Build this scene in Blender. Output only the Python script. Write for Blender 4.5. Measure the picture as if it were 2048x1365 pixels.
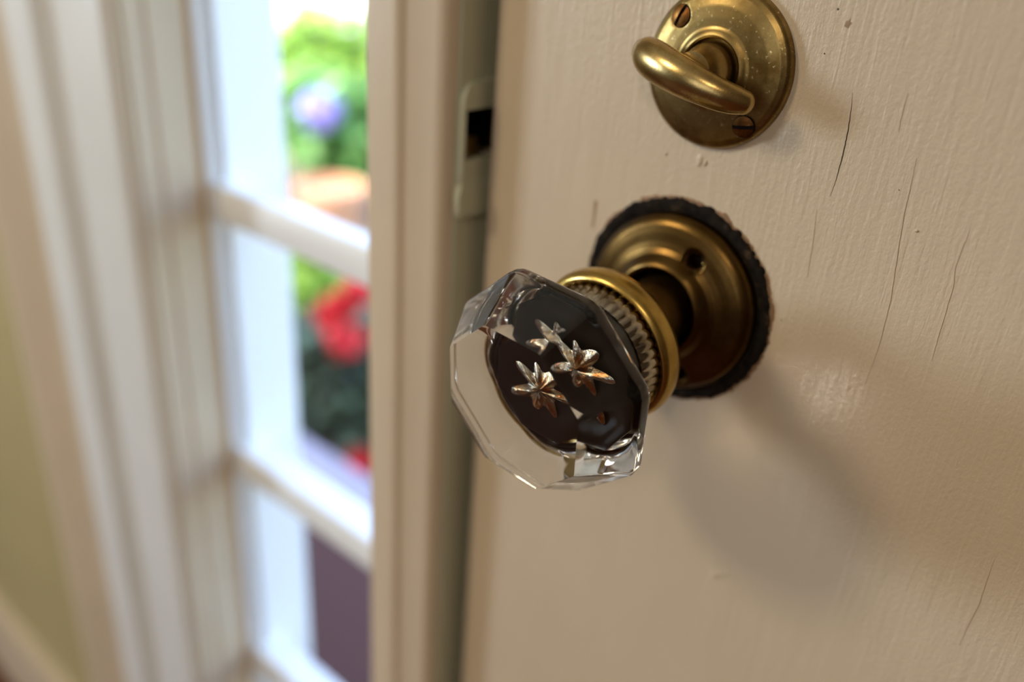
import bpy, bmesh, math, random
from mathutils import Vector, Matrix, noise

random.seed(7)
scene = bpy.context.scene
for o in list(bpy.data.objects):
    bpy.data.objects.remove(o, do_unlink=True)
C = scene.collection
KZ = 0.95                       # knob height above the floor; local coordinates below are given from the knob axis
def P(x, y, z): return Vector((x, y, z + KZ))

# ------------------------------------------------------------------ camera
cd = bpy.data.cameras.new('camera'); cam = bpy.data.objects.new('camera', cd); C.objects.link(cam)
yaw, pitch, roll = 0.6802, -0.4597, 0.0741
fwd = Vector((-math.sin(yaw)*math.cos(pitch), math.cos(yaw)*math.cos(pitch), math.sin(pitch)))
r0 = Vector((math.cos(yaw), math.sin(yaw), 0)); u0 = r0.cross(fwd)
rx = r0*math.cos(roll) + u0*math.sin(roll); ux = -r0*math.sin(roll) + u0*math.cos(roll)
m = Matrix((rx, ux, -fwd)).transposed().to_4x4()
m.translation = P(0.1156, -0.2201, 0.1027)
cam.matrix_world = m
cd.sensor_width = 36; cd.lens = 1712.4/2048*36; cd.clip_start = 0.01; cd.clip_end = 200
cd.dof.use_dof = True; cd.dof.focus_distance = 0.216; cd.dof.aperture_fstop = 4.0
scene.camera = cam

# ------------------------------------------------------------------ sky, lights, exposure
w = bpy.data.worlds.new('sky'); scene.world = w; w.use_nodes = True
nt = w.node_tree; bg = nt.nodes['Background']
sky = nt.nodes.new('ShaderNodeTexSky'); sky.sky_type = 'NISHITA'; sky.sun_disc = False
sky.sun_elevation = math.radians(52); sky.sun_rotation = math.radians(200); sky.air_density = 1.0; sky.dust_density = 3.0
nt.links.new(sky.outputs[0], bg.inputs[0]); bg.inputs[1].default_value = 1.0

def area(name, loc, target, sx, sy, energy, col, shape='RECTANGLE'):
    l = bpy.data.lights.new(name, 'AREA'); l.shape = shape; l.size = sx; l.size_y = sy
    l.energy = energy; l.color = col
    o = bpy.data.objects.new(name, l); C.objects.link(o); o.location = loc
    o.rotation_euler = (Vector(target) - Vector(loc)).to_track_quat('-Z', 'Y').to_euler()
    return o
# daylight coming in through the window of the side wall and an added, unseen fill behind the camera
area('window_daylight', P(-1.98, -1.30, 0.26), P(0, -1.30, 0.26), 0.44, 0.52, 19, (0.70, 0.84, 1.0))
area('back_fill', P(0.5, -3.17, 0.45), P(0.5, 0, 0.45), 1.5, 1.1, 8, (0.95, 0.97, 1.0))
# warm lamp of the room, then an unseen far fill added to lift shadows
area('wall_lamp', P(-0.80, -1.12, 0.80), P(-0.1, 0, 0), 0.28, 0.28, 5.2, (1.0, 0.83, 0.58), 'DISK')
area('far_warm_fill', P(0.9, -2.2, 1.44), P(0.9, -2.2, 0), 0.3, 0.3, 12, (1.0, 0.83, 0.60), 'DISK')
vs = scene.view_settings
vs.view_transform = 'Standard'; vs.look = 'None'; vs.gamma = 1; vs.use_curve_mapping = False; vs.exposure = 0.48
scene.cycles.use_denoising = True
scene.cycles.max_bounces = 24; scene.cycles.transmission_bounces = 20; scene.cycles.glossy_bounces = 10
scene.cycles.diffuse_bounces = 5; scene.cycles.transparent_max_bounces = 12
scene.cycles.caustics_refractive = True; scene.cycles.caustics_reflective = True
scene.cycles.blur_glossy = 0.3; scene.cycles.sample_clamp_indirect = 12

# ------------------------------------------------------------------ materials
def srgb(r, g, b):
    f = lambda c: c/12.92 if c <= 0.04045 else ((c+0.055)/1.055)**2.4
    return (f(r/255), f(g/255), f(b/255), 1)
def mat(name, col, rough=0.5, metal=0.0, spec=0.5):
    mm = bpy.data.materials.new(name); mm.use_nodes = True
    b = mm.node_tree.nodes['Principled BSDF']
    b.inputs['Base Color'].default_value = col; b.inputs['Roughness'].default_value = rough
    b.inputs['Metallic'].default_value = metal; b.inputs['Specular IOR Level'].default_value = spec
    return mm
def nd(mm, t): return mm.node_tree.nodes.new(t)
def lk(mm, a, b): mm.node_tree.links.new(a, b)
def coords(mm, scale=(1, 1, 1)):
    tc = nd(mm, 'ShaderNodeTexCoord'); mp = nd(mm, 'ShaderNodeMapping'); mp.inputs['Scale'].default_value = scale
    lk(mm, tc.outputs['Object'], mp.inputs[0]); return mp.outputs[0]
def noise_tex(mm, vec, scale, detail=4, rough=0.55, dist=0.0):
    n = nd(mm, 'ShaderNodeTexNoise'); n.inputs['Scale'].default_value = scale; n.inputs['Detail'].default_value = detail
    n.inputs['Roughness'].default_value = rough; n.inputs['Distortion'].default_value = dist
    lk(mm, vec, n.inputs['Vector']); return n.outputs['Fac']
def ramp(mm, fac, stops):
    r = nd(mm, 'ShaderNodeValToRGB'); e = r.color_ramp.elements
    while len(e) < len(stops): e.new(0.5)
    for i, (p, c) in enumerate(stops): e[i].position = p; e[i].color = c if len(c) == 4 else (*c, 1)
    lk(mm, fac, r.inputs[0]); return r.outputs[0]
def mix(mm, fac, a, b, mode='MIX'):
    x = nd(mm, 'ShaderNodeMix'); x.data_type = 'RGBA'; x.blend_type = mode
    for s, v in ((0, fac), (6, a), (7, b)):
        if hasattr(v, 'links'): lk(mm, v, x.inputs[s])
        else: x.inputs[s].default_value = v
    return x.outputs[2]
def bump(mm, fac, strength, dist, prev=None):
    b = nd(mm, 'ShaderNodeBump'); b.inputs['Strength'].default_value = strength; b.inputs['Distance'].default_value = dist
    lk(mm, fac, b.inputs['Height'])
    if prev is not None: lk(mm, prev, b.inputs['Normal'])
    return b.outputs[0]
def bsdf(mm): return mm.node_tree.nodes['Principled BSDF']

def paint(name, col, rough=0.42, stroke=1.0):
    mm = mat(name, col, rough)
    b = bsdf(mm)
    v1 = coords(mm, (520, 520, 34)); s1 = noise_tex(mm, v1, 1.0, 3, 0.6, 0.4)      # brush strokes along the grain
    v2 = coords(mm, (1, 1, 0.6)); s2 = noise_tex(mm, v2, 900, 3, 0.6)              # orange peel
    v3 = coords(mm, (60, 60, 9)); s3 = noise_tex(mm, v3, 1.0, 2)
    n = bump(mm, s1, 0.6*stroke, 0.0005)
    n = bump(mm, s2, 0.6*stroke, 0.0004, n)
    n = bump(mm, s3, 0.5*stroke, 0.0009, n)
    lk(mm, n, b.inputs['Normal'])
    big = noise_tex(mm, coords(mm), 14, 3)
    lk(mm, mix(mm, ramp(mm, big, [(0.3, (0, 0, 0)), (0.75, (1, 1, 1))]), col, tuple(c*0.93 for c in col[:3]) + (1,)), b.inputs['Base Color'])
    return mm

M = {}
M['door'] = paint('cream_door_paint', srgb(205, 187, 160))
M['jamb'] = paint('cream_jamb_paint', srgb(208, 190, 163), 0.45, 0.5)
M['rebate'] = paint('grey_green_paint', srgb(194, 196, 172), 0.45, 0.7)
M['casing'] = paint('casing_paint', srgb(222, 222, 218), 0.38, 0.3)
M['yellow_tan'] = mat('yellow_tan_paint', srgb(214, 178, 118), 0.5)
M['white'] = mat('white_window_paint', srgb(236, 238, 238), 0.4)
M['dark_wall'] = mat('dark_unseen_wall', srgb(92, 72, 52), 0.6)  # unseen walls coloured dark so the knob facets reflect dark, with less bounce
M['wall'] = paint('olive_wall_paint', srgb(176, 160, 112), 0.7, 0.3)
M['ceil'] = mat('ceiling_paint', srgb(226, 218, 200), 0.8)

mm = mat('wood_floor', srgb(120, 66, 30), 0.6, 0, 0.25)
wv = noise_tex(mm, coords(mm, (3, 40, 1)), 1.5, 4)
lk(mm, ramp(mm, wv, [(0.3, srgb(70, 34, 14)), (0.7, srgb(112, 60, 26))]), bsdf(mm).inputs['Base Color']); M['floor'] = mm

def brass(name, base, dark, bright, rough, wear=0.55, scale=90):
    mm = mat(name, base, rough, 1.0)
    b = bsdf(mm); v = coords(mm)
    n1 = noise_tex(mm, v, scale, 6, 0.65); n2 = noise_tex(mm, v, scale*9, 5, 0.7); n3 = noise_tex(mm, v, scale*0.35, 4, 0.6, 1.0)
    c = mix(mm, ramp(mm, n1, [(0.35, (0, 0, 0)), (0.68, (1, 1, 1))]), base, dark)
    c = mix(mm, ramp(mm, n2, [(wear+0.06, (0, 0, 0)), (wear+0.16, (1, 1, 1))]), c, bright)
    c = mix(mm, ramp(mm, n3, [(0.58, (0, 0, 0)), (0.74, (0.75, 0.75, 0.75))]), c, dark)
    lk(mm, c, b.inputs['Base Color'])
    rr = nd(mm, 'ShaderNodeMapRange'); rr.inputs['To Min'].default_value = rough*0.7; rr.inputs['To Max'].default_value = min(1, rough*1.5)
    lk(mm, n1, rr.inputs[0]); lk(mm, rr.outputs[0], b.inputs['Roughness'])
    lk(mm, bump(mm, n2, 0.12, 0.0002), b.inputs['Normal'])
    return mm
M['plate_brass'] = brass('tarnished_brass', srgb(156, 132, 82), srgb(100, 78, 40), srgb(222, 202, 148), 0.32)
M['turn_brass'] = brass('rubbed_brass', srgb(192, 168, 112), srgb(136, 106, 58), srgb(214, 196, 146), 0.26, 0.6, 70)
M['rose_brass'] = brass('dark_brass', srgb(104, 80, 42), srgb(72, 52, 25), srgb(134, 106, 60), 0.30, 0.62, 60)
M['ferrule_brass'] = brass('bright_brass', srgb(202, 172, 98), srgb(160, 130, 66), srgb(222, 196, 128), 0.26, 0.64, 60)
M['shank_brass'] = brass('shank_brass', srgb(138, 106, 54), srgb(96, 70, 34), srgb(150, 118, 62), 0.35, 0.64, 80)
M['screw'] = brass('screw_brass', srgb(134, 92, 46), srgb(84, 52, 26), srgb(160, 120, 66), 0.32, 0.6, 200)
M['backing'] = mat('dark_bronze_backing', srgb(20, 14, 8), 0.3, 0.0, 0.3)
mm = mat('tarnished_glint_foil', srgb(186, 170, 142), 0.22, 1.0)
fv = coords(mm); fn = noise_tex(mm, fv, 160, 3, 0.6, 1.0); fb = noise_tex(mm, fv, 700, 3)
lk(mm, ramp(mm, fn, [(0.42, srgb(184, 180, 168)), (0.54, srgb(150, 132, 104)), (0.63, srgb(168, 108, 54)), (0.72, srgb(112, 98, 78))]), bsdf(mm).inputs['Base Color'])  # orange stop paints an amber reflection into the tarnished silver
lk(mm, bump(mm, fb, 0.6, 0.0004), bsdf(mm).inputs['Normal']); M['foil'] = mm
M['nickel'] = brass('rib_glint_nickel', srgb(190, 180, 162), srgb(110, 96, 76), srgb(226, 220, 206), 0.10, 0.62, 120)
M['dark'] = mat('recess_shade', srgb(20, 15, 10), 0.8, 0, 0.1)  # near-black stands in for shade inside holes, slots and the bolt pocket
mm = mat('old_varnish_crust', srgb(40, 30, 20), 0.85, 0, 0.15)
cn = noise_tex(mm, coords(mm), 260, 5, 0.7)
lk(mm, ramp(mm, cn, [(0.35, srgb(13, 10, 8)), (0.6, srgb(34, 26, 18)), (0.80, srgb(96, 78, 56))]), bsdf(mm).inputs['Base Color'])
lk(mm, bump(mm, cn, 0.7, 0.001), bsdf(mm).inputs['Normal']); M['crust'] = mm
M['primer'] = mat('exposed_primer', srgb(136, 104, 74), 0.7)
M['crack'] = mat('paint_crack', srgb(70, 54, 38), 0.8)
M['chip'] = mat('paint_chip', srgb(150, 124, 96), 0.7)
mm = bpy.data.materials.new('clear_glass'); mm.use_nodes = True
b = bsdf(mm); b.inputs['Base Color'].default_value = (0.985, 0.98, 0.965, 1); b.inputs['Roughness'].default_value = 0.0
b.inputs['Transmission Weight'].default_value = 1.0; b.inputs['IOR'].default_value = 1.52; M['glass'] = mm
mm = bpy.data.materials.new('window_glass'); mm.use_nodes = True
tr = nd(mm, 'ShaderNodeBsdfTransparent'); gl = nd(mm, 'ShaderNodeBsdfGlossy'); gl.inputs['Roughness'].default_value = 0.02
lw = nd(mm, 'ShaderNodeLayerWeight'); lw.inputs[0].default_value = 0.5; ms = nd(mm, 'ShaderNodeMixShader')
pw = nd(mm, 'ShaderNodeMath'); pw.operation = 'POWER'; pw.inputs[1].default_value = 5; lk(mm, lw.outputs['Facing'], pw.inputs[0])
ad = nd(mm, 'ShaderNodeMath'); ad.operation = 'MULTIPLY_ADD'; ad.inputs[1].default_value = 0.9; ad.inputs[2].default_value = 0.03; lk(mm, pw.outputs[0], ad.inputs[0])
lk(mm, ad.outputs[0], ms.inputs[0]); lk(mm, tr.outputs[0], ms.inputs[1]); lk(mm, gl.outputs[0], ms.inputs[2])
lk(mm, ms.outputs[0], mm.node_tree.nodes['Material Output'].inputs[0]); M['pane'] = mm

# ------------------------------------------------------------------ builders
def obj(name, bm, material, parent=None, smooth=None):
    me = bpy.data.meshes.new(name); bmesh.ops.recalc_face_normals(bm, faces=bm.faces) if smooth != 'keep' else None
    bm.to_mesh(me); bm.free()
    o = bpy.data.objects.new(name, me); C.objects.link(o); me.materials.append(M[material] if isinstance(material, str) else material)
    if smooth is True:
        for p in me.polygons: p.use_smooth = True
    elif isinstance(smooth, (int, float)) and smooth is not False and smooth is not None:
        for p in me.polygons: p.use_smooth = True
        me.set_sharp_from_angle(angle=math.radians(smooth))
    if parent is not None: o.parent = parent
    return o
def tag(o, label, cat, group=None):
    o['label'] = label; o['category'] = cat
    if group: o['group'] = group
    return o
def struct(o): o['kind'] = 'structure'; return o
def empty(name, loc=(0, 0, 0)):
    o = bpy.data.objects.new(name, None); C.objects.link(o); o.location = loc; o.empty_display_size = 0.02; return o
def box(bm, x0, x1, y0, y1, z0, z1, bev=0, seg=2):
    g = bmesh.ops.create_cube(bm, size=1)
    for v in g['verts']:
        v.co = Vector(((x0+x1)/2 + v.co.x*(x1-x0), (y0+y1)/2 + v.co.y*(y1-y0), (z0+z1)/2 + v.co.z*(z1-z0)))
    if bev:
        es = list({e for v in g['verts'] for e in v.link_edges})
        bmesh.ops.bevel(bm, geom=es, offset=bev, segments=seg, affect='EDGES', profile=0.5)
    return bm
def bx(*a, **k): return box(bmesh.new(), *a, **k)
def lathe(bm, prof, n=96, mat4=None, close=False):
    """prof: (radius, height) pairs, revolved about local +Z"""
    rings = []
    for r, h in prof:
        if r < 1e-7: rings.append([bm.verts.new((0, 0, h))])
        else: rings.append([bm.verts.new((r*math.cos(2*math.pi*i/n), r*math.sin(2*math.pi*i/n), h)) for i in range(n)])
    for a, b_ in zip(rings, rings[1:] + (rings[:1] if close else [])):
        for i in range(n):
            j = (i+1) % n
            if len(a) == 1 and len(b_) == 1: continue
            if len(a) == 1: bm.faces.new((a[0], b_[i], b_[j]))
            elif len(b_) == 1: bm.faces.new((a[i], b_[0], a[j]))
            else: bm.faces.new((a[i], b_[i], b_[j], a[j]))
    if mat4 is not None: bmesh.ops.transform(bm, matrix=mat4, verts=[v for r in rings for v in r])
    return bm
def frame_mat(origin, axis, up=Vector((0, 0, 1))):
    z = Vector(axis).normalized(); x = up.cross(z)*-1
    x = z.cross(up); x = x if x.x > 0 else -x
    x.normalize(); y = z.cross(x)
    m4 = Matrix((x, y, z)).transposed().to_4x4(); m4.translation = Vector(origin); return m4
def prism(pts, z0, z1):
    """closed polygon in xy extruded from z0 to z1"""
    bm = bmesh.new()
    a = [bm.verts.new((x, y, z0)) for x, y in pts]; b_ = [bm.verts.new((x, y, z1)) for x, y in pts]
    n = len(pts)
    for i in range(n): bm.faces.new((a[i], a[(i+1) % n], b_[(i+1) % n], b_[i]))
    bm.faces.new(a[::-1]); bm.faces.new(b_); return bm
def strip(pts, width, y, taper=True):
    """thin raised ribbon along pts (x, z) on the door face"""
    bm = bmesh.new(); prev = None; n = len(pts)
    for i, (x, z) in enumerate(pts):
        t = 1 if not taper else max(0.25, math.sin(math.pi*(i+0.4)/(n-0.2)))
        hw = width*t/2
        cur = [bm.verts.new((x-hw, y, z)), bm.verts.new((x-hw*0.4, y-0.00006, z)), bm.verts.new((x+hw*0.4, y-0.00006, z)), bm.verts.new((x+hw, y, z))]
        if prev:
            for k in range(3): bm.faces.new((prev[k], prev[k+1], cur[k+1], cur[k]))
        prev = cur
    return bm

# ------------------------------------------------------------------ the setting
F = 0.065; H = 2.45
room = dict(x0=-1.95, x1=1.9, y0=-3.2, y1=0.03)
struct(obj('floor', bx(room['x0']-.15, room['x1']+.15, room['y0']-.15, 0.14, -0.05, F), 'floor'))
struct(obj('ceiling', bx(room['x0']-.15, room['x1']+.15, room['y0']-.15, 0.14, H, H+.05), 'ceil'))
struct(obj('wall_back', bx(room['x0']-.15, room['x1']+.15, room['y0']-.15, room['y0'], F, H), 'dark_wall'))
struct(obj('wall_right', bx(room['x1'], room['x1']+.15, room['y0'], 0.14, F, H), 'dark_wall'))
# side wall with its window opening
bm = bmesh.new(); wy0, wy1, wz0, wz1 = -1.56, -1.04, KZ-0.07, KZ+0.59
X0, X1 = room['x0']-.15, room['x0']
box(bm, X0, X1, room['y0'], wy0, F, H); box(bm, X0, X1, wy1, 0.14, F, H)
box(bm, X0, X1, wy0, wy1, F, wz0); box(bm, X0, X1, wy0, wy1, wz1, H)
struct(obj('wall_left', bm, 'wall'))
# front wall: left of the sidelight, over the opening, right of the door
bm = bmesh.new()
box(bm, room['x0']-.15, -0.3718, 0.03, 0.111, F, H); box(bm, -0.3718, 0.80, 0.03, 0.111, 2.12, H)
box(bm, 0.80, room['x1']+.15, 0.03, 0.111, F, H)
struct(obj('wall_front', bm, 'wall'))
bb = prism([(-1.95, 0.03), (-1.95, 0.012), (-0.570, 0.012), (-0.570, 0.03)], F, 0.185)
struct(obj('baseboard_front', bb, 'jamb'))

# casing of the sidelight
band = [(-.570, .030), (-.570, .004), (-.566, -.001), (-.556, -.003), (-.545, .0005), (-.530, .007), (-.516, .0125), (-.512, .0135), (-.512, .030)]
cas = [(-.5119, .030), (-.5119, .0125), (-.500, .0120), (-.472, .0100), (-.467, .0105), (-.460, .0160), (-.4535, .0205), (-.448, .0185), (-.434, .0115), (-.425, .0102), (-.385, .0095),
       (-.375, .0100), (-.3714, .0125), (-.3714, .030)]
lining = [(-.3713, .030), (-.3713, .0125), (-.3698, .0140), (-.3698, .0180), (-.3680, .0190), (-.3680, .0310), (-.3665, .0322), (-.3665, .0552), (-.3718, .0552), (-.3718, .030)]
struct(obj('trim_1', prism(cas, F, 2.20), 'casing', smooth=25))
struct(obj('trim_5', prism(band, F, 2.20), 'jamb', smooth=25))  # cream instead of casing white puts the warm light into the colour
struct(obj('trim_6', prism(lining, F, 2.20), 'jamb', smooth=25))  # cream here too: the reveal's dimmer, warmer light is painted in
struct(obj('trim_2', prism([(-.3718, .0553), (-.3660, .0553), (-.3645, .0562), (-.3652, .0572), (-.3718, .0572)], F, 2.12), 'yellow_tan'))  # thin yellow-tan strip at the end of the lining

# sidelight window: sash, muntins, panes
win = struct(empty('window_1', (-.28, .07, 0.25)))
def wpart(name, bm, mat_, parent=win, smooth=None):
    bmesh.ops.translate(bm, vec=-Vector(win.location), verts=bm.verts); return obj(name, bm, mat_, parent, smooth)
sx0, sx1 = -.3716, -.100
wpart('stile', prism([(sx0, .0576), (-.3635, .0576), (-.3625, .0585), (-.3625, .0670), (sx0, .0670)], 0.25, 2.12), 'white')
wpart('stile', bx(-.140, sx1, .0576, .092, 0.25, 2.12, bev=.003), 'white')
muz = [KZ - .0705 + .1975*k for k in range(-3, 6)]
for z in muz:
    a = .0115
    mp = [(.0585, z-.005), (.0585, z+.005), (.0600, z+a), (.0700, z+a), (.0700, z+.004), (.088, z+.004), (.088, z-.004), (.0700, z-.004), (.0700, z-a), (.0600, z-a)]
    bm = bmesh.new()
    va = [bm.verts.new((-.3630, y, zz)) for y, zz in mp]; vb = [bm.verts.new((-.139, y, zz)) for y, zz in mp]
    for i in range(len(mp)):
        j = (i+1) % len(mp); bm.faces.new((va[i], va[j], vb[j], vb[i]))
    bm.faces.new(va); bm.faces.new(vb[::-1])
    wpart('muntin', bm, 'white')
for z in [muz[0]-.1975] + muz:
    wpart('pane', bx(-.3624, -.1395, .0632, .0648, z+.0118, z+.1857), 'pane')
wpart('bottom_rail', bx(-.3624, -.139, .0580, .092, 0.12+.25-.25, 0.26, bev=.003), 'white')
struct(obj('wall_below_window', bx(-.3718, -.1222, .035, .111, F, 0.12), 'wall'))
# white outer frame of the sidelight, out in the daylight
struct(obj('trim_3', prism([(-.3716, .0672), (-.3570, .0672), (-.3560, .0680), (-.3560, .1100), (-.3570, .1120), (-.3716, .1120)], 0.12, 2.12), 'white'))

# jamb between sidelight and door
jp = [(-.1222, .090), (-.1222, -.0165), (-.1212, -.0182), (-.1080, -.0186), (-.1052, -.0183), (-.1040, -.0172), (-.1030, -.0166), (-.0900, -.0166),
      (-.0872, -.0158), (-.0852, -.0140), (-.0846, -.0110), (-.0846, .090)]
J = struct(empty('trim_4', (-.10, 0.03, 0)))
def jpart(name, bm, mat_, parent=J, smooth=None):
    bmesh.ops.translate(bm, vec=-Vector(J.location), verts=bm.verts); return obj(name, bm, mat_, parent, smooth)
zs0, zs1 = KZ+.0270, KZ+.0440
jn = jp[:-1] + [(-.0846, -.0088), (-.1000, -.0088), (-.1000, .0120), (-.0846, .0120), (-.0846, .090)]   # mortised for the bolt
bm = bmesh.new()
for pr, za, zb in ((jp, F, zs0), (jn, zs0, zs1), (jp, zs1, 2.12)):
    src = prism(pr, za, zb); me = bpy.data.meshes.new('tmp'); src.to_mesh(me); src.free(); bm.from_mesh(me); bpy.data.meshes.remove(me)
jpart('jamb', bm, 'jamb', smooth=40)
# lining board inside the rebate, painted grey green, mortised for the strike
bm = bmesh.new()
box(bm, -.0846, -.0836, -.0108, .0445, F, zs0); box(bm, -.0846, -.0836, -.0108, .0445, zs1, 2.12)
box(bm, -.0846, -.0836, -.0108, -.0088, zs0, zs1)
jpart('rebate_lining', bm, 'rebate')
jpart('stop', bx(-.0846, -.062, .0475, .090, F, 2.12), 'rebate')

# strike plate
S = empty('strike_plate', P(-.0836, 0, .030)); tag(S, 'paint-covered strike plate with a dark bolt hole on the jamb beside the door', 'strike plate')
def spart(name, bm, mat_, parent=S, smooth=None):
    bmesh.ops.translate(bm, vec=-Vector(S.location), verts=bm.verts); return obj(name, bm, mat_, parent, smooth)
def yz_prism(pts, x0, x1, bev=0):
    bm = bmesh.new()
    a = [bm.verts.new((x0, y, z+KZ)) for y, z in pts]; b_ = [bm.verts.new((x1, y, z+KZ)) for y, z in pts]
    n = len(pts)
    for i in range(n): bm.faces.new((a[i], a[(i+1) % n], b_[(i+1) % n], b_[i]))
    bm.faces.new(a[::-1]); bm.faces.new(b_)
    if bev: bmesh.ops.bevel(bm, geom=[e for e in bm.edges if all(abs(v.co.x-x1) < 1e-9 for v in e.verts)], offset=bev, segments=2, affect='EDGES')
    return bm
arc = [(-.0040 - .0064*math.sin(t*math.pi/2/6), .0470 + .0060*math.cos(t*math.pi/2/6)) for t in range(7)]
# upper piece, thin lip left of the hole, lower piece: one mesh around the hole
bm = bmesh.new()
def addp(src):
    me = bpy.data.meshes.new('tmp'); src.to_mesh(me); src.free(); bm.from_mesh(me); bpy.data.meshes.remove(me)
addp(yz_prism([(.010, .053)] + arc + [(-.0104, .0440), (.010, .0440)], -.0838, -.0816, .0006))
addp(yz_prism([(-.0087, .0442), (-.0106, .0442), (-.0106, .0213), (-.0087, .0213)], -.0838, -.0814, .0006))
addp(yz_prism([(.010, .0270), (-.0102, .0270), (-.0102, .0180), (.010, .0180)], -.0838, -.0818, .0005))
addp(yz_prism([(.010, .0182), (-.0108, .0182), (-.0118, .0150), (-.0116, .0095), (-.0104, .0072), (-.0060, .0070), (.010, .0066)], -.0838, -.0812, .0008))
spart('plate', bm, 'rebate', smooth=40)
spart('bolt_pocket', bx(-.0999, -.0985, -.0087, .0119, KZ+.0271, KZ+.0439), 'dark')
spart('latch_bolt', bx(-.0984, -.0835, -.0082, .0000, KZ+.0274, KZ+.0345, bev=.001), 'plate_brass')
spart('pocket_side', bx(-.0984, -.0845, .0104, .0119, KZ+.0271, KZ+.0439), 'dark')

# the door
D = struct(empty('door_1', (-.0783, 0, 0)))
def dpart(name, bm, mat_, parent=D, smooth=None):
    bmesh.ops.translate(bm, vec=-Vector(D.location), verts=bm.verts); return obj(name, bm, mat_, parent, smooth)
dpart('slab', bx(-.0783, .790, 0, .044, F+.008, 2.10, bev=.0012, seg=3), 'door')

def crack(pts, wdt, mat_='crack'):
    out = []
    for (xa, za), (xb, zb) in zip(pts, pts[1:]):
        for k in range(8):
            t = k/8; out.append((xa+(xb-xa)*t + random.uniform(-1, 1)*.00006, za+(zb-za)*t + KZ))
    out.append((pts[-1][0], pts[-1][1]+KZ))
    return dpart('paint_crack', strip(out, wdt, -.00003), mat_)
crack([(0.03940, 0.06938), (0.04002, 0.06585), (0.04046, 0.06099), (0.04068, 0.05537), (0.04064, 0.05177), (0.04048, 0.04756), (0.03993, 0.04317)], .00032)
M['hair'] = mat('hairline_crack', srgb(158, 136, 108), 0.8)
crack([(0.05817, 0.05713), (0.05863, 0.05058), (0.05890, 0.04367), (0.05994, 0.03373), (0.06153, 0.02093), (0.06188, 0.00809), (0.06119, -0.00399)], .00022, 'hair')
crack([(0.07424, 0.04286), (0.07374, 0.03379), (0.07464, 0.02896), (0.07483, 0.01638), (0.07513, 0.00869)], .00018, 'hair')
crack([(0.10389, -0.03852), (0.10450, -0.05409), (0.10371, -0.06884)], .0002, 'hair')
crack([(0.03734, 0.03913), (0.03844, 0.02968), (0.03904, 0.01975)], .00014, 'hair')
crack([(0.05230, 0.07155), (0.05228, 0.06497), (0.05252, 0.06226)], .00014, 'hair')
def patch(name, pts, mat_, h=.00008):
    bm = bmesh.new(); cx = sum(p[0] for p in pts)/len(pts); cz = sum(p[1] for p in pts)/len(pts)
    c = bm.verts.new((cx, -h, cz+KZ)); vs_ = [bm.verts.new((x, -.00002, z+KZ)) for x, z in pts]
    for i in range(len(vs_)): bm.faces.new((c, vs_[i], vs_[(i+1) % len(vs_)]))
    return dpart(name, bm, mat_)
patch('paint_chip', [(0.03362, 0.08419), (0.03375, .08470), (0.03383, 0.08536), (.03440, .08560), (0.03487, 0.08617), (.03490, .08550), (0.03538, 0.08509), (.03500, .0844), (0.03472, 0.08375), (.0342, .0840)], 'chip')
def blob(name, x, z, r, mat_, ar=1.0, h=.0003):
    bm = bmesh.new(); n = 10; rings = []
    for k, (rr, hh) in enumerate(((1, .00001), (.8, .5), (.45, .9))):
        rings.append([bm.verts.new((x+r*rr*(1+.15*math.sin(3*a+x*900))*math.cos(a), -h*hh, z+KZ+r*ar*rr*math.sin(a))) for a in [2*math.pi*i/n for i in range(n)]])
    top = bm.verts.new((x, -h, z+KZ))
    for a, b_ in zip(rings, rings[1:]):
        for i in range(n): bm.faces.new((a[i], a[(i+1) % n], b_[(i+1) % n], b_[i]))
    for i in range(n): bm.faces.new((rings[-1][i], rings[-1][(i+1) % n], top))
    return dpart(name, bm, mat_, smooth=True)
for x, z, r in ((0.03124, 0.0878, .00028), (0.05622, 0.04874, .00018), (0.03469, 0.0057, .00022), (0.03032, 0.07733, .00022)): blob('dirt_speck', x, z, r, 'crack', h=.00008)
patch('paint_chip', [(-.0332, .0236), (-.0318, .0238), (-.0319, .0190), (-.0322, .0146), (-.0330, .0147), (-.0329, .0190)], 'chip')
for x, z, r, ar in ((.0012, .0440, .0011, 1.9), (.0031, .0437, .0007, 1.5), (.0319, -.0894, .0012, 1.3), (.0335, -.0880, .0009, 1), (.0356, -.0862, .0010, .9), (.0628, .0400, .0006, .7), (-.0100, .0435, .0006, 1), (.0465, .0930, .0005, 1)):
    blob('paint_drip', x, z, r, 'door', ar, .00045)

# ------------------------------------------------------------------ knob rose
AX = Vector((-0.0314, -1, -0.1389)).normalized()
R = empty('knob_rose', P(0, 0, 0)); tag(R, 'round dark brass knob rose with two empty screw holes, ringed by old paint crust', 'rose plate')
RM = frame_mat((0, 0, 0), (0, -1, 0))
def rpart(name, bm, mat_, parent=R, smooth=True): return obj(name, bm, mat_, parent, smooth)
prof = [(.0123, .0003), (.0123, .0092), (.0128, .0104), (.0136, .0109), (.0146, .0105), (.0155, .0093), (.0166, .0080), (.0182, .0071), (.0202, .0065), (.0226, .0060),
        (.0248, .0054), (.0262, .0047), (.0273, .0036), (.0279, .0020), (.0280, .0003)]
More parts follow.
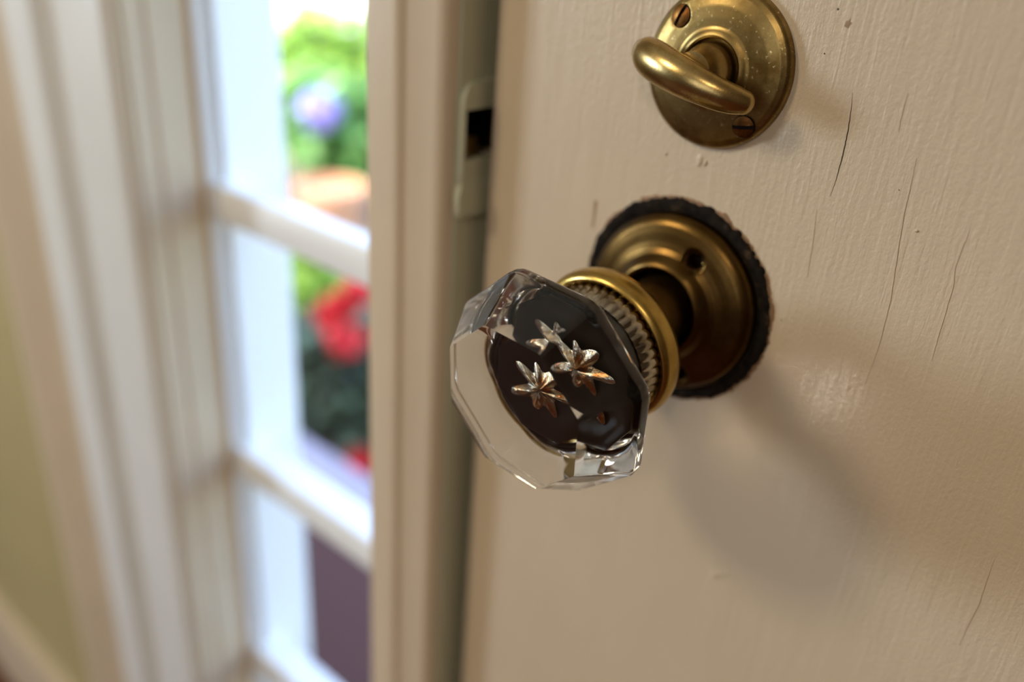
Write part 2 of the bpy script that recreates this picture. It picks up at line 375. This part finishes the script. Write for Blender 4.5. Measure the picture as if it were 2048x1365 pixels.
# dense lathe so that the screw holes can be dished into it
holes = [(.0079, .0168), (.0086, -.0202)]
bm = bmesh.new(); n = 220
def lerp_prof(pr, k):
    out = []
    for (a, b_), (c, d_) in zip(pr, pr[1:]):
        for i in range(k): out.append((a+(c-a)*i/k, b_+(d_-b_)*i/k))
    return out + [pr[-1]]
fine = prof[:5] + lerp_prof(prof[5:11], 6) + prof[11:]
rings = []
for r, h in fine:
    ring = []
    for i in range(n):
        t = 2*math.pi*i/n; x, z = r*math.cos(t), r*math.sin(t); y = -h
        for hx, hz in holes:
            dd = math.hypot(x-hx, z-hz)
            if dd < .0038: y += (.0012 if dd > .0021 else .006)*min(1, (.0038-dd)/.0012)
        ring.append(bm.verts.new((x, min(y, -.0002), z)))
    rings.append(ring)
for a, b_ in zip(rings, rings[1:]):
    for i in range(n): bm.faces.new((a[i], a[(i+1) % n], b_[(i+1) % n], b_[i]))
rpart('plate', bm, 'rose_brass', smooth=50)
for hx, hz in holes:
    bm = lathe(bmesh.new(), [(.0020, 0), (.0020, .0012), (0, .0012)], 24, frame_mat((hx, -.0016, hz), (0, -1, 0)))
    rpart('screw_hole', bm, 'dark')
bm = lathe(bmesh.new(), [(.0121, 0), (.0121, .0010), (0, .0010)], 48, frame_mat((0, -.0001, 0), (0, -1, 0)))
rpart('spindle_hole', bm, 'dark', smooth=False)
def ragged(seed, base, amp, hi, lo, rin, n=260):
    bm = bmesh.new(); rows = [[], [], [], []]
    for i in range(n):
        t = 2*math.pi*i/n
        q = noise.noise(Vector((math.cos(t)*6, math.sin(t)*6, seed)))*.6 + noise.noise(Vector((math.cos(t)*22, math.sin(t)*22, seed)))*.5
        ro = base + amp*q; hj = hi*(1+.5*noise.noise(Vector((math.cos(t)*15, math.sin(t)*15, seed+3))))
        for row, r, h in ((rows[0], rin, lo), (rows[1], rin+(ro-rin)*.35, hj*.8), (rows[2], rin+(ro-rin)*.85, hj), (rows[3], ro, .00002)):
            row.append(bm.verts.new((r*math.cos(t), -h, r*math.sin(t))))
    for a, b_ in zip(rows, rows[1:]):
        for i in range(n): bm.faces.new((a[i], a[(i+1) % n], b_[(i+1) % n], b_[i]))
    return bm
rpart('primer_edge', ragged(5.0, .0326, .0017, .0005, .0003, .0295), 'primer')
rpart('paint_crust', ragged(1.0, .0323, .0011, .0012, .0004, .0279), 'crust')

# ------------------------------------------------------------------ glass knob
K = empty('door_knob', P(0, 0, 0)); tag(K, 'clear glass octagonal door knob in a brass ferrule, projecting from the cream door', 'door knob')
KM = frame_mat((0, 0, 0), AX)
ALPHA = 1.9067
def r_oct(r, t):
    d_ = (t - ALPHA) % (math.pi/4); return r*math.cos(math.pi/8)/math.cos(d_ - math.pi/8)
NS = 12; N8 = 8*NS
# (height along the axis, vertex radius, roundness 0 = octagon .. 1 = circle, flute depth)
rows = [(.0739, .0236, 0, 0), (.0737, .02375, 0, 0), (.0615, .0316, 0, 0), (.0610, .0320, 0, 0), (.0604, .0325, 0, 0), (.0598, .0328, 0, 0)]
# rounded rim: arc from the flared side (33 degrees) over to the back
RC, RH = .0328-.0020, .0578
for k in range(0, 11):
    t = math.radians(-118*k/10); rows.append((RH+.0020*math.sin(t), RC+.0020*math.cos(t), 0, 0))
rows += [(.0530, .0264, .1, 0), (.0505, .0228, .35, 0), (.0490, .0208, .6, 0), (.0475, .0194, .9, 0), (.0462, .0185, 1, 0), (.0452, .0180, 1, 0), (.0440, .0178, 1, 0), (.0405, .0186, 1, 0), (.0375, .0194, 1, 0), (.0345, .0196, 1, 0)]
bm = bmesh.new(); rings = []
NF = N8*3
for h, r, rd, fl in rows:
    ring = []
    for i in range(NF):
        t = ALPHA + 2*math.pi*i/NF
        rim = max(0.0, min(1.0, (.0625-h)/.0035))*math.radians(4.0)
        rr = sum(r_oct(r, t+rim*q/4) for q in range(-4, 5))/9*(1-rd) + r*.965*rd
        if i % (NF//8) == 0 and rd < .5: rr *= .9935
        rr += fl*.0009*(abs(math.sin(18*t))-1)
        ring.append(bm.verts.new((rr*math.cos(t), rr*math.sin(t), h)))
    rings.append(ring)
for a, b_ in zip(rings, rings[1:]):
    for i in range(NF): f_ = bm.faces.new((a[i], a[(i+1) % NF], b_[(i+1) % NF], b_[i]))
bm.faces.new(rings[0])
bm.faces.new(rings[-1][::-1])
bmesh.ops.transform(bm, matrix=KM, verts=bm.verts)
g = obj('glass_head', bm, 'glass', K)
me = g.data
for p in me.polygons: p.use_smooth = True
me.set_sharp_from_angle(angle=math.radians(28))
# brass parts
# dark octagonal backing inside the glass with a small foil star in front of it
bm = bmesh.new(); rings = []
for h, r, rd in ((.0452, .0110, 1), (.0452, .0150, .8), (.0460, .0160, .4), (.0468, .0168, 0), (.0476, .0168, 0), (.0480, .0160, 0), (.0474, .0110, .5), (.0470, .0070, 1)):
    rings.append([bm.verts.new(((r_oct(r, t)*(1-rd)+r*rd*.96)*math.cos(t), (r_oct(r, t)*(1-rd)+r*rd*.96)*math.sin(t), h)) for t in [ALPHA + 2*math.pi*i/64 for i in range(64)]])
for a, b_ in zip(rings, rings[1:]):
    for i in range(64): bm.faces.new((a[i], a[(i+1) % 64], b_[(i+1) % 64], b_[i]))
bm.faces.new(rings[-1]); bm.faces.new(rings[0][::-1])
bmesh.ops.transform(bm, matrix=KM, verts=bm.verts); obj('dark_backing', bm, 'backing', K, 40)
bm = bmesh.new(); rings = []
for k in range(9):
    f_ = k/8; ring = []
    for i in range(96):
        t = 2*math.pi*i/96 + .2; lob = (.5+.5*math.cos(7*t+.3*math.sin(3*t)))*(.75+.25*math.sin(2*t+1))
        r = f_*(.0050 + .0062*lob**1.1)*(1+.10*math.sin(5*t+1.3)+.06*math.sin(11*t))
        ring.append(bm.verts.new((r*math.cos(t), r*math.sin(t), .0480 + .0024*(1-f_**2)*(.4+.6*lob))))
    rings.append(ring)
for a, b_ in zip(rings[1:], rings[2:]):
    for i in range(96): bm.faces.new((a[i], a[(i+1) % 96], b_[(i+1) % 96], b_[i]))
c = bm.verts.new((0, 0, .0498))
for i in range(96): bm.faces.new((rings[1][i], rings[1][(i+1) % 96], c))
for v in rings[0]: bm.verts.remove(v)
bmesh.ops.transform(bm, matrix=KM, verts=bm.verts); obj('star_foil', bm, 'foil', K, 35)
bm = lathe(bmesh.new(), [(0, .0348), (.0160, .0348), (.0150, .0372), (.0122, .0400), (.0112, .0440), (.0110, .0450), (0, .0450)], 64, KM); obj('socket', bm, 'backing', K, 40)
# ribbed metal ring added for the glints of the fluted glass collar
bm = bmesh.new(); NR = 44*6; rings = []
for h, r, am in ((.0350, .0198, 1), (.0372, .0202, 1), (.0395, .0194, 1), (.0412, .0187, .9), (.0418, .0182, .5), (.0416, .0177, 0), (.0350, .0192, 0)):
    rings.append([bm.verts.new(((r + am*.00042*(abs(math.sin(22*t))-.9))*math.cos(t), (r + am*.00042*(abs(math.sin(22*t))-.9))*math.sin(t), h)) for t in [2*math.pi*i/NR for i in range(NR)]])
for a, b_ in zip(rings, rings[1:]+rings[:1]):
    for i in range(NR): bm.faces.new((a[i], a[(i+1) % NR], b_[(i+1) % NR], b_[i]))
bmesh.ops.transform(bm, matrix=KM, verts=bm.verts); o = obj('ribbed_collar', bm, 'nickel', K, 35); o['label'] = 'fluted glass collar drawn as silvery metal ribs'
fp = [(.0206, .0352), (.0207, .0364), (.0214, .0368), (.0222, .0364), (.0228, .0352), (.0231, .0336), (.0230, .0318), (.0224, .0300), (.0205, .0288), (.0170, .0282), (.0120, .0278), (.0088, .0270),
      (.0086, .0240), (.0086, .0345), (.0205, .0343)]
bm = lathe(bmesh.new(), fp, 128, KM, close=True); obj('ferrule', bm, 'ferrule_brass', K, 40)
bm = lathe(bmesh.new(), [(.0086, .0285), (.0104, .0275), (.0106, .0200), (.0106, .0010), (0, .0010)], 64, KM); obj('shank', bm, 'shank_brass', K, 40)

# ------------------------------------------------------------------ thumb turn above it
TC = Vector((.0025, 0, .0697))
T = empty('thumb_turn', P(*TC)); tag(T, 'tarnished brass deadbolt thumb turn, curved lever on a round plate with two slotted screws', 'thumb turn')
def tmat(x, y, z, axis=(0, -1, 0)): return frame_mat((x, y, z), axis)
tp = [(0, 0), (.0214, 0), (.0214, .0012), (.0211, .0020), (.0204, .0027), (.0190, .0034), (.0160, .0041), (.0130, .0045), (.0108, .0047), (.0098, .0051), (.0092, .0056), (.0086, .0057), (.0081, .0054), (.0079, .0046), (.0079, .0030), (0, .0030)]
scr = [(-.0118, .0121), (.0118, -.0131)]
bm = bmesh.new(); n = 200; rings = []
fine = [tp[1], tp[2], tp[3], tp[4]] + lerp_prof(tp[4:9], 7)[1:] + tp[9:15]
for r, h in fine:
    ring = []
    for i in range(n):
        t = 2*math.pi*i/n; x, z = r*math.cos(t), r*math.sin(t); y = -h
        for hx, hz in scr:
            dd = math.hypot(x-hx, z-hz)
            if dd < .0029 and h > .002: y += .0003
        ring.append(bm.verts.new((x, y, z)))
    rings.append(ring)
for a, b_ in zip(rings, rings[1:]):
    for i in range(n): bm.faces.new((a[i], a[(i+1) % n], b_[(i+1) % n], b_[i]))
bm.faces.new(rings[-1])
obj('plate', bm, 'plate_brass', T, 40)
for k, (hx, hz) in enumerate(scr):
    # slotted screw head: two half domes with a groove between
    bm = bmesh.new(); ang = math.radians((68, 8)[k])
    rr = .0029; nr = 5; nt_ = 20; half = .0005
    for side in (1, -1):
        grid = []
        for a in range(nt_+1):
            t = math.pi*a/nt_; row = []
            for q in range(nr+1):
                f_ = q/nr; r = rr*f_; hgt = .0002 + .0005*(1-f_*f_)
                yy = max(half, r*math.sin(t)) if True else 0
                xx = r*math.cos(t)
                row.append((xx, side*max(half, min(yy, math.sqrt(max(0, rr*rr-xx*xx)))), hgt))
            grid.append(row)
        vv = [[bm.verts.new((x, y, h)) for x, y, h in row] for row in grid]
        for a in range(nt_):
            for q in range(nr):
                try: bm.faces.new((vv[a][q], vv[a+1][q], vv[a+1][q+1], vv[a][q+1]))
                except ValueError: pass
        # groove wall
        w_ = [bm.verts.new((x, side*half, h)) for x, h in ((-rr, .0002), (-rr*.5, .00057), (0, .0007), (rr*.5, .00057), (rr, .0002))] + [bm.verts.new((rr, side*half, -.0012)), bm.verts.new((-rr, side*half, -.0012))]
        bm.faces.new(w_)
    bmesh.ops.remove_doubles(bm, verts=bm.verts, dist=1e-6)
    rw, hw = math.hypot(hx, hz), .0035
    rad_ = Vector((hx, 0, hz)).normalized()
    mm4 = tmat(hx, -.0039, hz, Vector((0, -1, 0)) + rad_*.22) @ Matrix.Rotation(ang, 4, 'Z')
    bmesh.ops.transform(bm, matrix=mm4, verts=bm.verts)
    so = obj('screw', bm, 'screw', T, 40)
    bm = lathe(bmesh.new(), [(.0030, -.0012), (.0031, -.00002), (.0029, .00006), (.0028, 0), (0, 0)], 32, mm4); obj('slot', bm, 'dark', so)
bm = lathe(bmesh.new(), [(0, .0028), (.0070, .0028), (.0071, .0060), (.0069, .0078), (.0064, .0090), (.0058, .0100), (.0054, .0125), (.0052, .0150), (0, .0155)], 64, tmat(0, 0, 0)); obj('boss', bm, 'turn_brass', T, 35)
# lever: a crescent bar whose tips bend back towards the plate
ctl = [(-.0178, -.0118, .0026, .0031), (-.0152, -.0134, .0022, .0044), (-.0110, -.0152, .0012, .0049), (-.0055, -.0168, -.0001, .0048), (.0000, -.0173, -.0015, .0046),
       (.0050, -.0168, -.0029, .0042), (.0095, -.0155, -.0042, .0038), (.0128, -.0138, -.0050, .0034), (.0148, -.0126, -.0054, .0029)]
def catmull(p, k):
    out = []
    for i in range(len(p)-1):
        p0, p1, p2, p3 = p[max(0, i-1)], p[i], p[i+1], p[min(len(p)-1, i+2)]
        for s_ in range(k):
            t = s_/k
            out.append(tuple(.5*(2*b1 + (c1-a1)*t + (2*a1-5*b1+4*c1-d1)*t*t + (-a1+3*b1-3*c1+d1)*t**3) for a1, b1, c1, d1 in zip(p0, p1, p2, p3)))
    return out + [p[-1]]
path = catmull(ctl, 5)
bm = bmesh.new(); rings = []
for i, (x, y, z, r) in enumerate(path):
    a = Vector(path[max(0, i-1)][:3]); b_ = Vector(path[min(len(path)-1, i+1)][:3]); tg = (b_-a).normalized()
    n1 = Vector((0, -1, 0)); n1 = (n1 - tg*n1.dot(tg)).normalized(); n2 = tg.cross(n1)
    rings.append([bm.verts.new(Vector((x, y, z)) + n1*(r*.85*math.cos(t)) + n2*(r*1.08*math.sin(t))) for t in [2*math.pi*j/28 for j in range(28)]])
for a, b_ in zip(rings, rings[1:]):
    for i in range(28): bm.faces.new((a[i], a[(i+1) % 28], b_[(i+1) % 28], b_[i]))
def cap(ring, cen, tip):
    base = [v.co.copy() for v in ring]; prev = ring
    for k in range(1, 5):
        t = k/5*math.pi/2
        cur = [bm.verts.new(cen + (c_-cen)*math.cos(t) + tip*math.sin(t)) for c_ in base]
        for i in range(28): bm.faces.new((prev[i], prev[(i+1) % 28], cur[(i+1) % 28], cur[i]))
        prev = cur
    c = bm.verts.new(cen + tip)
    for i in range(28): bm.faces.new((prev[i], prev[(i+1) % 28], c))
for idx, sgn in ((0, 1), (-1, -1)):
    cen = Vector(path[idx][:3]); nb = Vector(path[idx+sgn][:3]); cap(rings[idx], cen, (cen-nb).normalized()*(.0024 if idx == 0 else .0028))
obj('lever', bm, 'turn_brass', T, True)

# ------------------------------------------------------------------ the garden outside
G = -0.20                                         # garden level
M['soil'] = mat('dark_soil', srgb(92, 78, 66), 0.9)
mm = mat('garden_ground', srgb(160, 150, 130), 0.9)
lk(mm, ramp(mm, noise_tex(mm, coords(mm), 1.7, 4), [(0.35, srgb(104, 132, 74)), (0.5, srgb(130, 146, 92)), (0.7, srgb(158, 156, 122))]), bsdf(mm).inputs['Base Color']); M['ground'] = mm
M['porch'] = mat('maroon_porch_paint', srgb(76, 52, 50), 0.85, 0, 0.2)
M['nosing'] = mat('grey_step_edge', srgb(150, 146, 162), 0.5)
M['terra'] = mat('terracotta', srgb(206, 154, 120), 0.8)
M['fence'] = mat('white_fence_paint', srgb(236, 238, 240), 0.6)
M['petal_red'] = mat('red_petal', srgb(226, 30, 44), 0.5)
M['petal_purple'] = mat('purple_petal', srgb(158, 148, 226), 0.5)
def leafmat(name, a, b_):
    mm = mat(name, a, 0.55); f_ = noise_tex(mm, coords(mm), 9, 2)
    lk(mm, ramp(mm, f_, [(0.35, a), (0.68, b_)]), bsdf(mm).inputs['Base Color']); return mm
M['leaf_lime'] = leafmat('lime_leaf', srgb(128, 176, 64), srgb(182, 214, 96))
M['leaf_green'] = leafmat('green_leaf', srgb(92, 150, 70), srgb(140, 190, 110))
M['leaf_dark'] = leafmat('dark_leaf', srgb(34, 58, 44), srgb(62, 92, 66))
M['stem'] = mat('plant_stem', srgb(96, 104, 60), 0.7)
struct(obj('ground', bx(-16, 8, 2.5, 16, G-.1, G), 'ground'))
struct(obj('garden_bed', bx(-16, 8, .78, 2.5, G-.1, G), 'soil'))
struct(obj('porch_floor', bx(-6, 3, .142, .70, G-.1, -.06), 'porch'))
struct(obj('porch_step_edge', bx(-6, 3, .70, .78, G-.1, -.052, bev=.006), 'nosing'))

def leaves(center, rad, count, size, seed):
    rnd = random.Random(seed); bm = bmesh.new()
    for _ in range(count):
        while True:
            v = Vector((rnd.uniform(-1, 1), rnd.uniform(-1, 1), rnd.uniform(-1, 1)))
            if .25 < v.length < 1: break
        c = Vector(center) + Vector((v.x*rad[0], v.y*rad[1], v.z*rad[2]))
        rot = Matrix.Rotation(rnd.uniform(0, 6.28), 3, 'Z') @ Matrix.Rotation(rnd.uniform(-.9, .6), 3, 'X')
        s_ = size*rnd.uniform(.6, 1.3)
        q = [(0, -.5, 0), (.32, -.1, .06), (.25, .3, .02), (0, .6, -.1), (-.25, .3, .02), (-.32, -.1, .06)]
        vv = [bm.verts.new(c + rot @ (Vector(p)*s_)) for p in q]
        bm.faces.new((vv[0], vv[1], vv[2], vv[3])); bm.faces.new((vv[0], vv[3], vv[4], vv[5]))
    return bm
def stem(bm, a, b_, r):
    a, b_ = Vector(a), Vector(b_); lathe(bm, [(r, 0), (r*.7, (b_-a).length)], 7, frame_mat(a, b_-a, Vector((0, 1, 0))))
def plant(name, label, cat, base, height, rad, count, size, leaf, seed, group=None):
    """base: foot on the ground; foliage ellipsoid centred at 'height' above it"""
    o = empty(name, base); tag(o, label, cat, group)
    obj('foliage', leaves((0, 0, height), rad, count, size, seed), leaf, o)
    rnd = random.Random(seed+50); bm = bmesh.new()
    for _ in range(6):
        t = rnd.uniform(0, 6.28); stem(bm, (0.02*math.cos(t), 0.02*math.sin(t), 0), (rad[0]*.6*math.cos(t), rad[1]*.6*math.sin(t), height+rad[2]*.4), .008)
    obj('stem', bm, 'stem', o); return o
def flower(o, x, y, z, r, mat_, seed):
    rnd = random.Random(seed); bm = bmesh.new()
    for _ in range(46):
        v = Vector((rnd.gauss(0, 1), rnd.gauss(0, 1), rnd.gauss(0, 1))).normalized()
        c = Vector((x, y, z)) + v*r*rnd.uniform(.6, 1); a = v.orthogonal().normalized(); b_ = v.cross(a); s_ = r*.42
        bm.faces.new([bm.verts.new(c + a*s_*math.cos(t) + b_*s_*math.sin(t) + v*(.004*math.cos(2*t))) for t in [k*1.2566 for k in range(5)]])
    obj('flower_head', bm, mat_, o)
    bm = bmesh.new(); stem(bm, (x*.4, y*.4, z-r*3.5), (x, y, z), .004); obj('flower_stalk', bm, 'stem', o)

def pot(o, r, h):
    bm = lathe(bmesh.new(), [(0, 0), (r*.68, 0), (r*.95, h*.8), (r*1.05, h*.8), (r*1.08, h), (r*.96, h), (r*.94, h*.9), (0, h*.9)], 40); obj('pot', bm, 'terra', o, 40)
# geranium in the bed right behind the porch
gz = G
ge = plant('geranium', 'dark-leaved geranium with several red flower heads outside the window', 'plant', (-1.52, 1.08, gz), .10, (.27, .20, .17), 900, .07, 'leaf_dark', 3)
g2 = plant('geranium', 'low dark geranium with one red flower head beside the porch step', 'plant', (-1.06, .93, gz), .06, (.14, .11, .10), 380, .06, 'leaf_dark', 4)
for (x, y, z, r, k) in ((.141, -.10, .40, .048, 1), (.138, -.10, .294, .05, 2), (.075, -.1, .34, .04, 3), (.19, -.09, .45, .045, 4)): flower(ge, x, y, z, r, 'petal_red', k)
flower(g2, -.11, -.08, .085, .045, 'petal_red', 9)
yl = plant('shrub', 'small yellow-green shrub growing behind the red geranium', 'shrub', (-2.05, 1.35, G), .17, (.14, .13, .15), 420, .06, 'leaf_lime', 5)
ag = plant('flowering_plant', 'tall leafy green plant carrying one round purple flower head', 'plant', (-2.85, 2.12, G), .40, (.34, .22, .24), 800, .09, 'leaf_green', 6)
flower(ag, .20, -.22, .52, .085, 'petal_purple', 11)
lm = plant('shrub', 'bright lime-green bush rising behind the purple flower', 'shrub', (-3.75, 2.85, G), .46, (.46, .34, .32), 900, .11, 'leaf_lime', 7)
for (x, y, r, h, lb) in ((-2.42, 1.76, .12, .30, 'round terracotta flower pot standing before the tall green plant'), (-2.50, 1.48, .09, .26, 'narrow terracotta flower pot beside the yellow-green shrub')):
    o = empty('flower_pot', (x, y, G)); tag(o, lb, 'flower pot'); pot(o, r, h)
    obj('soil', lathe(bmesh.new(), [(r*.93, h*.86), (0, h*.90)], 32), 'soil', o)
fe = empty('fence', (-4.5, 4.6, G)); tag(fe, 'white board fence at the far end of the garden', 'fence')
bd = obj('board', bx(0, .185, -.01, .01, 0, 1.5), 'fence', fe); bd.location.x = -6
for k in range(1, 60):
    c_ = bd.copy(); C.objects.link(c_); c_.parent = fe; c_.location.x = -6+k*.2
for z in (.3, 1.2): obj('rail', bx(-6, 6, .01, .05, z, z+.09), 'fence', fe)
